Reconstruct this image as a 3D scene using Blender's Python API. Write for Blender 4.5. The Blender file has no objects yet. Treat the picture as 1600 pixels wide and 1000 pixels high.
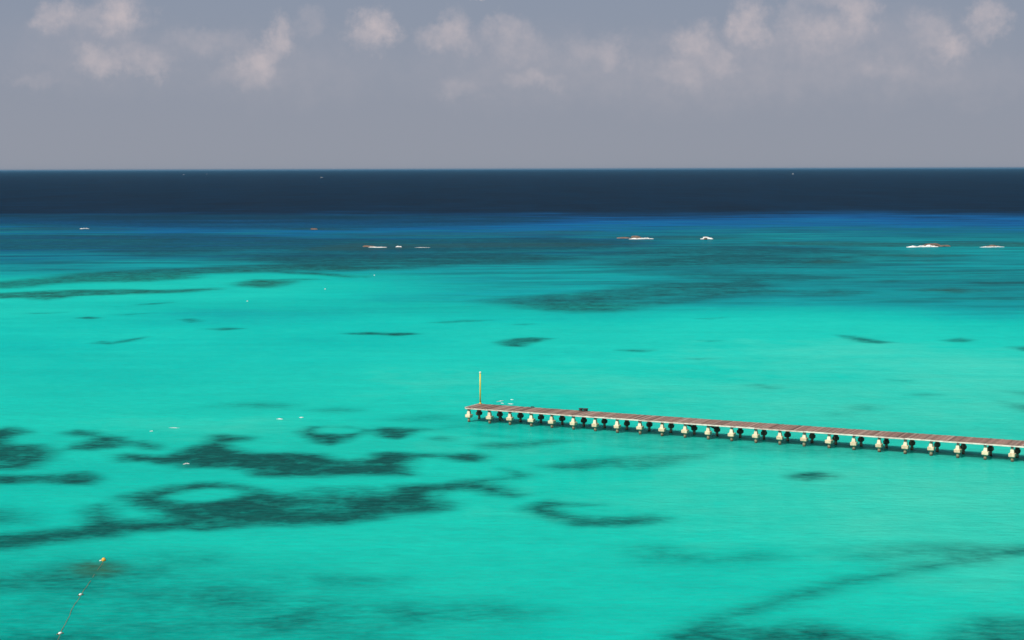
import bpy, bmesh, math, random
import numpy as np
from mathutils import Vector, Matrix

random.seed(7)
rng = np.random.default_rng(11)
scene = bpy.context.scene
C = scene.collection
R = math.radians

# ------------------------------------------------------------------ camera
CAM_H = 34.0                                   # a balcony high above the beach
cam_d = bpy.data.cameras.new('camera')
cam = bpy.data.objects.new('camera', cam_d)
C.objects.link(cam)
cam_d.sensor_fit = 'HORIZONTAL'
cam_d.sensor_width = 36.0
cam_d.lens = 36.0 * 2700.0 / 1600.0
cam_d.clip_start = 0.5
cam_d.clip_end = 200000.0
cam.location = (0, 0, CAM_H)
PITCH = math.atan(236.0 / 2700.0)
ROLL = math.atan2(4.0, 1600.0)
cam.rotation_euler = (Matrix.Rotation(math.pi / 2 - PITCH, 3, 'X') @ Matrix.Rotation(-ROLL, 3, 'Z')).to_euler()
scene.camera = cam
scene.render.resolution_x = 1024
scene.render.resolution_y = 640

# ------------------------------------------------------------------ light
SUN_EL = R(48)
SUN_AZ = math.atan2(-0.64, -0.77)              # compass-style: x = sin, y = cos; behind the camera, to the left
sd = bpy.data.lights.new('sun', 'SUN')
sd.energy = 5.0
sd.angle = R(0.53)
sd.color = (1.0, 0.955, 0.88)
sun = bpy.data.objects.new('sun', sd)
C.objects.link(sun)
sv = Vector((math.sin(SUN_AZ) * math.cos(SUN_EL), math.cos(SUN_AZ) * math.cos(SUN_EL), math.sin(SUN_EL)))
sun.rotation_euler = sv.to_track_quat('Z', 'Y').to_euler()
sun.location = (-60, 40, 90)

vs = scene.view_settings
vs.view_transform = 'Standard'
vs.look = 'None'
vs.exposure = 0.0
vs.gamma = 1.0
vs.use_curve_mapping = False


# ------------------------------------------------------------------ node helpers
class NT:
    def __init__(self, tree):
        self.t = tree
        self.n = tree.nodes
        self.l = tree.links

    def node(self, typ, **kw):
        nd = self.n.new(typ)
        for k, v in kw.items():
            setattr(nd, k, v)
        return nd

    def put(self, sock, v):
        if hasattr(v, 'is_linked'):
            self.l.new(v, sock)
        elif v is not None:
            if sock.type == 'RGBA' and len(v) == 3:
                v = (*v, 1.0)
            sock.default_value = v

    def math(self, op, a, b=None, c=None, clamp=False):
        nd = self.node('ShaderNodeMath', operation=op, use_clamp=clamp)
        for s, v in zip(nd.inputs, (a, b, c)):
            if v is not None:
                self.put(s, v)
        return nd.outputs[0]

    def vmath(self, op, a, b=None):
        nd = self.node('ShaderNodeVectorMath', operation=op)
        self.put(nd.inputs[0], a)
        if b is not None:
            self.put(nd.inputs[1], b)
        return nd.outputs['Value'] if op in ('LENGTH', 'DOT_PRODUCT', 'DISTANCE') else nd.outputs['Vector']

    def noise(self, vec, scale=1.0, detail=3.0, rough=0.5, dist=0.0):
        nd = self.node('ShaderNodeTexNoise')
        self.put(nd.inputs['Vector'], vec)
        nd.inputs['Scale'].default_value = scale
        nd.inputs['Detail'].default_value = detail
        nd.inputs['Roughness'].default_value = rough
        nd.inputs['Distortion'].default_value = dist
        return nd.outputs['Fac']

    def mix(self, fac, a, b, blend='MIX'):
        nd = self.node('ShaderNodeMix', data_type='RGBA', blend_type=blend)
        self.put(nd.inputs[0], fac)
        self.put(nd.inputs[6], a)
        self.put(nd.inputs[7], b)
        return nd.outputs[2]

    def rng(self, v, a, b, c=0.0, d=1.0, smooth=False):
        nd = self.node('ShaderNodeMapRange', interpolation_type='SMOOTHSTEP' if smooth else 'LINEAR')
        for s, x in zip(nd.inputs, (v, a, b, c, d)):
            self.put(s, x)
        return nd.outputs[0]

    def ramp(self, v, stops):
        nd = self.node('ShaderNodeValToRGB')
        self.put(nd.inputs[0], v)
        el = nd.color_ramp.elements
        while len(el) < len(stops):
            el.new(0.5)
        for e, (p, c) in zip(el, stops):
            e.position = p
            e.color = (*c, 1.0)
        return nd.outputs[0]


def lin(r, g, b, k=1.0):
    def f(c):
        c /= 255.0
        return c / 12.92 if c <= 0.04045 else ((c + 0.055) / 1.055) ** 2.4
    return (f(r) * k, f(g) * k, f(b) * k)


def new_mat(name):
    m = bpy.data.materials.new(name)
    m.use_nodes = True
    m.node_tree.nodes.clear()
    nt = NT(m.node_tree)
    out = nt.node('ShaderNodeOutputMaterial')
    return m, nt, out


# ------------------------------------------------------------------ sky
world = bpy.data.worlds.new('World')
scene.world = world
world.use_nodes = True
world.node_tree.nodes.clear()
w = NT(world.node_tree)
wout = w.node('ShaderNodeOutputWorld')
bg = w.node('ShaderNodeBackground')
SKY_K = 0.05
bg.inputs['Strength'].default_value = SKY_K
sky = w.node('ShaderNodeTexSky', sky_type='NISHITA')
sky.sun_disc = False
sky.sun_elevation = SUN_EL
sky.sun_rotation = SUN_AZ
sky.altitude = 30
sky.air_density = 1.2
sky.dust_density = 2.0
sky.ozone_density = 1.5
tc = w.node('ShaderNodeTexCoord')
D = tc.outputs['Generated']
sep = w.node('ShaderNodeSeparateXYZ')
w.put(sep.inputs[0], D)
dz = sep.outputs[2]
# marine haze: a grey-blue veil over the whole lower sky, all the way round
veil = w.rng(dz, 0.10, 0.32, 0.93, 0.0)
k = 1.0 / SKY_K
veil_col = w.ramp(w.rng(dz, -0.02, 0.14), [(0.0, lin(153, 157, 168, k)), (0.35, lin(147, 153, 168, k)), (1.0, lin(136, 149, 171, k))])
base_sky = w.mix(veil, sky.outputs[0], veil_col)
# fair-weather cumulus: soft puffs, each at its own bearing and height
warp = w.node('ShaderNodeTexNoise')
w.put(warp.inputs['Vector'], D)
warp.inputs['Scale'].default_value = 52.0
warp.inputs['Detail'].default_value = 8.0
warp.inputs['Roughness'].default_value = 0.68
off = w.vmath('MULTIPLY', w.vmath('SUBTRACT', warp.outputs['Color'], (0.5, 0.5, 0.5)), (0.040, 0.0, 0.030))
DW = w.vmath('ADD', D, off)
PUFFS = [  # bearing (tan), height (tan), half width, half height, density
    (-0.224, 0.089, 0.019, 0.014, 0.90), (-0.261, 0.088, 0.014, 0.008, 0.65), (-0.245, 0.084, 0.030, 0.009, 0.30),
    (-0.238, 0.061, 0.015, 0.009, 0.60), (-0.206, 0.059, 0.014, 0.006, 0.45), (-0.222, 0.064, 0.030, 0.010, 0.30),
    (-0.275, 0.050, 0.014, 0.006, 0.25), (-0.175, 0.074, 0.022, 0.010, 0.35),
    (-0.133, 0.074, 0.011, 0.012, 0.80), (-0.147, 0.062, 0.015, 0.010, 0.80), (-0.150, 0.052, 0.022, 0.008, 0.30),
    (-0.115, 0.083, 0.010, 0.008, 0.25),
    (-0.078, 0.079, 0.015, 0.013, 1.00), (-0.037, 0.075, 0.018, 0.009, 0.60), (-0.034, 0.083, 0.010, 0.008, 0.35),
    (-0.004, 0.080, 0.018, 0.009, 0.50), (0.004, 0.070, 0.020, 0.012, 0.40), (0.012, 0.050, 0.020, 0.006, 0.40), (-0.028, 0.046, 0.016, 0.007, 0.30),
    (0.058, 0.066, 0.009, 0.012, 0.42), (0.040, 0.066, 0.014, 0.010, 0.28),
    (0.106, 0.073, 0.016, 0.013, 0.75), (0.098, 0.055, 0.022, 0.010, 0.42), (0.122, 0.062, 0.010, 0.008, 0.5),
    (0.137, 0.083, 0.013, 0.015, 0.85), (0.143, 0.075, 0.010, 0.008, 0.55),
    (0.172, 0.076, 0.020, 0.012, 0.62), (0.197, 0.087, 0.012, 0.017, 0.70), (0.180, 0.096, 0.018, 0.007, 0.45), (0.160, 0.090, 0.008, 0.010, 0.3),
    (0.252, 0.069, 0.016, 0.010, 0.75), (0.272, 0.085, 0.013, 0.011, 0.70), (0.238, 0.080, 0.016, 0.012, 0.40), (0.215, 0.056, 0.018, 0.007, 0.25),
    (0.005, 0.058, 0.075, 0.026, 0.20), (0.110, 0.055, 0.080, 0.026, 0.24), (0.200, 0.066, 0.075, 0.030, 0.26), (-0.130, 0.058, 0.070, 0.024, 0.16), (-0.240, 0.066, 0.060, 0.026, 0.16), (0.26, 0.050, 0.05, 0.016, 0.14),
    (-0.020, 0.1015, 0.030, 0.0035, 0.80), (0.060, 0.112, 0.03, 0.010, 0.6), (-0.16, 0.118, 0.04, 0.012, 0.7),
]
acc = None
for bt, ht, rw, rh, dens in PUFFS:
    c = Vector((bt, 1.0, ht)).normalized()
    d = w.vmath('LENGTH', w.vmath('MULTIPLY', w.vmath('SUBTRACT', DW, tuple(c)), (1 / rw, 1 / 0.09, 1 / rh)))
    p = w.rng(d, 0.15, 1.25, dens, 0.0, smooth=True)
    acc = p if acc is None else w.math('SUBTRACT', w.math('ADD', acc, p), w.math('MULTIPLY', acc, p))
# the same kind of cloud scattered over the rest of the sky
gen = w.noise(w.vmath('MULTIPLY', D, (1.0, 1.0, 2.2)), scale=13.0, detail=6.0, rough=0.6)
gen = w.rng(gen, 0.60, 0.82, 0.0, 0.5, smooth=True)
gen = w.math('MULTIPLY', gen, w.rng(dz, 0.105, 0.16, 0.0, 1.0, smooth=True))
acc = w.math('MAXIMUM', acc, gen)
wisp = w.noise(D, scale=95.0, detail=4.0, rough=0.6)
acc = w.math('MULTIPLY', acc, w.rng(wisp, 0.28, 0.68, 0.55, 1.15), clamp=True)
cloud_col = lin(203, 191, 193, k)
final_sky = w.mix(w.math('MULTIPLY', acc, 0.72), base_sky, cloud_col)
w.put(bg.inputs['Color'], final_sky)
w.l.new(bg.outputs[0], wout.inputs['Surface'])
world.cycles.sampling_method = 'MANUAL'
world.cycles.sample_map_resolution = 256
scene.cycles.max_bounces = 6
scene.cycles.diffuse_bounces = 2
scene.cycles.glossy_bounces = 3


# ------------------------------------------------------------------ object helpers
def tag(o, label=None, cat=None, group=None, kind=None):
    if label:
        o['label'] = label
    if cat:
        o['category'] = cat
    if group:
        o['group'] = group
    if kind:
        o['kind'] = kind
    return o


def mesh_obj(name, me, parent=None, loc=(0, 0, 0), rz=0.0):
    o = bpy.data.objects.new(name, me)
    C.objects.link(o)
    o.parent = parent
    o.location = loc
    o.rotation_euler = (0, 0, rz)
    return o


def to_mesh(name, bm, mat, smooth=False):
    me = bpy.data.meshes.new(name)
    bmesh.ops.recalc_face_normals(bm, faces=bm.faces)
    bm.to_mesh(me)
    bm.free()
    if smooth:
        for p in me.polygons:
            p.use_smooth = True
    me.materials.append(mat)
    return me


def empty(name, loc, rz=0.0):
    o = bpy.data.objects.new(name, None)
    C.objects.link(o)
    o.empty_display_size = 0.3
    o.location = loc
    o.rotation_euler = (0, 0, rz)
    return o


def box_bm(x0, x1, y0, y1, z0, z1, bevel=0.0, bm=None):
    b = bmesh.new()
    vs_ = [b.verts.new((x, y, z)) for x in (x0, x1) for y in (y0, y1) for z in (z0, z1)]
    for q in ((0, 1, 3, 2), (4, 6, 7, 5), (0, 4, 5, 1), (2, 3, 7, 6), (0, 2, 6, 4), (1, 5, 7, 3)):
        b.faces.new([vs_[i] for i in q])
    if bevel:
        bmesh.ops.bevel(b, geom=list(b.edges), offset=bevel, segments=1, affect='EDGES')
    if bm is None:
        return b
    me = bpy.data.meshes.new('tmp')
    b.to_mesh(me)
    b.free()
    bm.from_mesh(me)
    bpy.data.meshes.remove(me)
    return bm


def lathe_bm(profile, seg=16, bm=None, sq=None):
    b = bm or bmesh.new()
    rings = []
    for r, z in profile:
        rings.append([b.verts.new((r * math.cos(2 * math.pi * (i + 0.5) / seg), r * math.sin(2 * math.pi * (i + 0.5) / seg), z)) for i in range(seg)])
    for a, c in zip(rings, rings[1:]):
        for i in range(seg):
            b.faces.new((a[i], a[(i + 1) % seg], c[(i + 1) % seg], c[i]))
    b.faces.new(rings[0][::-1])
    b.faces.new(rings[-1])
    return b


def rect_loft_bm(sections):
    """stack of rectangles (half x, half y, z, corner cut) -> chamfered concrete block"""
    b = bmesh.new()
    rings = []
    for hx, hy, z, c in sections:
        pts = [(hx - c, -hy), (hx, -hy + c), (hx, hy - c), (hx - c, hy), (-hx + c, hy), (-hx, hy - c), (-hx, -hy + c), (-hx + c, -hy)]
        rings.append([b.verts.new((x, y, z)) for x, y in pts])
    for a, c in zip(rings, rings[1:]):
        for i in range(8):
            b.faces.new((a[i], a[(i + 1) % 8], c[(i + 1) % 8], c[i]))
    b.faces.new(rings[0][::-1])
    b.faces.new(rings[-1])
    return b


def beam_bm(p, q, wx, wz):
    """squared timber between two points"""
    p, q = Vector(p), Vector(q)
    d = (q - p).normalized()
    s = d.cross(Vector((0, 0, 1)))
    s = s.normalized() if s.length > 1e-4 else Vector((1, 0, 0))
    u = s.cross(d)
    b = bmesh.new()
    r = [[b.verts.new(e + s * (i * wx / 2) + u * (j * wz / 2)) for i, j in ((-1, -1), (1, -1), (1, 1), (-1, 1))] for e in (p, q)]
    for i in range(4):
        b.faces.new((r[0][i], r[0][(i + 1) % 4], r[1][(i + 1) % 4], r[1][i]))
    b.faces.new(r[0][::-1])
    b.faces.new(r[1])
    return b


# ------------------------------------------------------------------ materials
def stained(name, col, col2, scale, rough=0.85, bump=0.3, bscale=None):
    m, n, out = new_mat(name)
    tcn = n.node('ShaderNodeTexCoord')
    v = tcn.outputs['Object']
    oi = n.node('ShaderNodeObjectInfo')
    cb = n.node('ShaderNodeCombineXYZ')
    n.put(cb.inputs[0], n.math('MULTIPLY', oi.outputs['Random'], 57.0))
    v = n.vmath('ADD', v, cb.outputs[0])
    f = n.math('ADD', n.rng(n.noise(v, scale, 5.0, 0.6), 0.35, 0.68), n.math('MULTIPLY', n.math('SUBTRACT', oi.outputs['Random'], 0.5), 0.7), clamp=True)
    b = n.node('ShaderNodeBsdfPrincipled')
    n.put(b.inputs['Base Color'], n.mix(f, col, col2))
    b.inputs['Roughness'].default_value = rough
    bp = n.node('ShaderNodeBump')
    bp.inputs['Strength'].default_value = bump
    bp.inputs['Distance'].default_value = 0.03
    n.put(bp.inputs['Height'], n.noise(v, bscale or scale * 4, 4.0, 0.6))
    n.l.new(bp.outputs[0], b.inputs['Normal'])
    n.l.new(b.outputs[0], out.inputs['Surface'])
    return m


def plank_material():
    m, n, out = new_mat('weathered_deck_wood')
    tcn = n.node('ShaderNodeTexCoord')
    oi = n.node('ShaderNodeObjectInfo')
    v = tcn.outputs['Object']
    cols = n.ramp(oi.outputs['Random'], [(0.0, (0.12, 0.068, 0.052)), (0.15, (0.33, 0.20, 0.155)), (0.3, (0.22, 0.13, 0.098)), (0.45, (0.40, 0.255, 0.205)), (0.6, (0.27, 0.165, 0.125)),
                                         (0.75, (0.45, 0.33, 0.27)), (0.88, (0.17, 0.10, 0.08)), (1.0, (0.37, 0.21, 0.17))])
    comb = n.node('ShaderNodeCombineXYZ')
    n.put(comb.inputs[0], n.math('MULTIPLY', oi.outputs['Random'], 83.0))
    grain = n.noise(n.vmath('ADD', n.vmath('MULTIPLY', v, (18.0, 1.1, 1.0)), comb.outputs[0]), 1.0, 5.0, 0.65)
    col = n.mix(n.rng(grain, 0.35, 0.7), col_mul(n, cols, 0.62), col_mul(n, cols, 1.15))
    b = n.node('ShaderNodeBsdfPrincipled')
    n.put(b.inputs['Base Color'], col)
    b.inputs['Roughness'].default_value = 0.9
    bp = n.node('ShaderNodeBump')
    bp.inputs['Strength'].default_value = 0.4
    bp.inputs['Distance'].default_value = 0.01
    n.put(bp.inputs['Height'], grain)
    n.l.new(bp.outputs[0], b.inputs['Normal'])
    n.l.new(b.outputs[0], out.inputs['Surface'])
    return m


def col_mul(n, c, kf):
    return n.mix(1.0, c, (kf, kf, kf), 'MULTIPLY')


def pile_material():
    m, n, out = new_mat('tide_stained_concrete')
    g = n.node('ShaderNodeNewGeometry')
    s = n.node('ShaderNodeSeparateXYZ')
    n.put(s.inputs[0], g.outputs['Position'])
    z = n.math('ADD', s.outputs[2], n.math('MULTIPLY', n.math('SUBTRACT', n.noise(g.outputs['Position'], 5.0, 4.0), 0.5), 0.22))
    col = n.ramp(z, [(0.0, (0.030, 0.035, 0.022)), (0.10, (0.055, 0.050, 0.028)), (0.20, (0.19, 0.155, 0.085)), (0.34, (0.33, 0.27, 0.17)), (0.46, (0.23, 0.19, 0.13)), (0.62, (0.52, 0.46, 0.36))])
    b = n.node('ShaderNodeBsdfPrincipled')
    n.put(b.inputs['Base Color'], col)
    b.inputs['Roughness'].default_value = 0.8
    n.l.new(b.outputs[0], out.inputs['Surface'])
    return m


M = {}
M['plank'] = plank_material()
M['pile'] = pile_material()
M['cream'] = stained('cream_painted_concrete', (0.80, 0.71, 0.53), (0.62, 0.51, 0.36), 2.2)
M['block'] = stained('chalky_block_concrete', (0.80, 0.68, 0.46), (0.58, 0.44, 0.28), 3.0)
M['edge'] = stained('sun_bleached_edge_board', (0.74, 0.69, 0.59), (0.44, 0.30, 0.25), 1.3)
M['shaded'] = stained('shade_dark_concrete', (0.055, 0.05, 0.038), (0.15, 0.115, 0.08), 4.5)  # back row: the deck's shade painted into the concrete colour
M['beam'] = stained('tarred_timber', (0.045, 0.035, 0.028), (0.10, 0.065, 0.045), 4.0)
M['yellow'] = stained('faded_yellow_paint', (0.78, 0.58, 0.03), (0.66, 0.52, 0.06), 3.0, 0.5, 0.1)
M['palecap'] = stained('pale_cap_paint', (0.78, 0.76, 0.62), (0.66, 0.62, 0.45), 6.0)
M['rust'] = stained('rusty_base_plate', (0.42, 0.22, 0.10), (0.28, 0.13, 0.07), 7.0)
M['black'] = stained('black_rubber', (0.012, 0.013, 0.013), (0.030, 0.030, 0.028), 6.0, 0.6)
M['orange'] = stained('orange_yellow_plastic', (0.80, 0.42, 0.03), (0.70, 0.33, 0.03), 6.0, 0.4, 0.05)
M['float'] = stained('white_float_plastic', (0.82, 0.80, 0.74), (0.70, 0.66, 0.58), 8.0, 0.45, 0.05)
M['rope'] = stained('weedy_brown_rope', (0.20, 0.14, 0.07), (0.10, 0.12, 0.07), 3.0, 0.95)
M['foam'] = stained('sea_foam', (0.80, 0.80, 0.77), (0.55, 0.58, 0.56), 0.8, 0.9, 0.5, 2.0)
M['rock'] = stained('reef_rock', (0.20, 0.135, 0.095), (0.09, 0.065, 0.05), 0.7, 0.9, 0.8, 2.0)
M['boat'] = stained('white_boat_gelcoat', (0.84, 0.84, 0.82), (0.76, 0.77, 0.76), 0.6, 0.35, 0.0)
M['glass'] = stained('dark_boat_window', (0.02, 0.025, 0.03), (0.03, 0.035, 0.04), 1.0, 0.1, 0.0)
M['deckgrey'] = stained('grey_boat_trim', (0.20, 0.22, 0.24), (0.14, 0.16, 0.18), 1.0, 0.6, 0.0)

# ------------------------------------------------------------------ the sea
# soundings: relative depth (0 pale sand shoal .. 1 open ocean), by range from the shore (m) and bearing
BEAR = [-0.42, -0.2963, -0.1481, 0.0, 0.1481, 0.2963, 0.42]
SOUND = [
    (118, (0.14, 0.13, 0.12, 0.11, 0.1)),
    (130, (0.14, 0.13, 0.12, 0.1, 0.08)),
    (147, (0.13, 0.12, 0.1, 0.08, 0.06)),
    (170, (0.13, 0.12, 0.08, 0.06, 0.03)),
    (200, (0.12, 0.1, 0.08, 0.06, 0.05)),
    (231, (0.1, 0.08, 0.1, 0.06, 0.05)),
    (272, (0.12, 0.1, 0.08, 0.04, 0.03)),
    (332, (0.15, 0.15, 0.1, 0.07, 0.08)),
    (373, (0.14, 0.17, 0.12, 0.1, 0.15)),
    (406, (0.12, 0.2, 0.18, 0.16, 0.25)),
    (446, (0.1, 0.15, 0.25, 0.3, 0.32)),
    (494, (0.12, 0.1, 0.26, 0.34, 0.34)),
    (554, (0.22, 0.15, 0.28, 0.35, 0.34)),
    (610, (0.38, 0.32, 0.33, 0.36, 0.34)),
    (677, (0.45, 0.45, 0.42, 0.38, 0.32)),
    (761, (0.5, 0.5, 0.48, 0.42, 0.32)),
    (870, (0.5, 0.52, 0.5, 0.42, 0.44)),
    (981, (0.5, 0.58, 0.58, 0.5, 0.56)),
    (1073, (0.56, 0.64, 0.66, 0.6, 0.66)),
    (1183, (0.74, 0.78, 0.74, 0.68, 0.68)),
    (1300, (0.86, 0.86, 0.84, 0.82, 0.82)),
    (1442, (0.97, 0.97, 0.97, 0.97, 0.97)),
    (2008, (1, 1, 1, 1, 1)),
]
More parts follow.
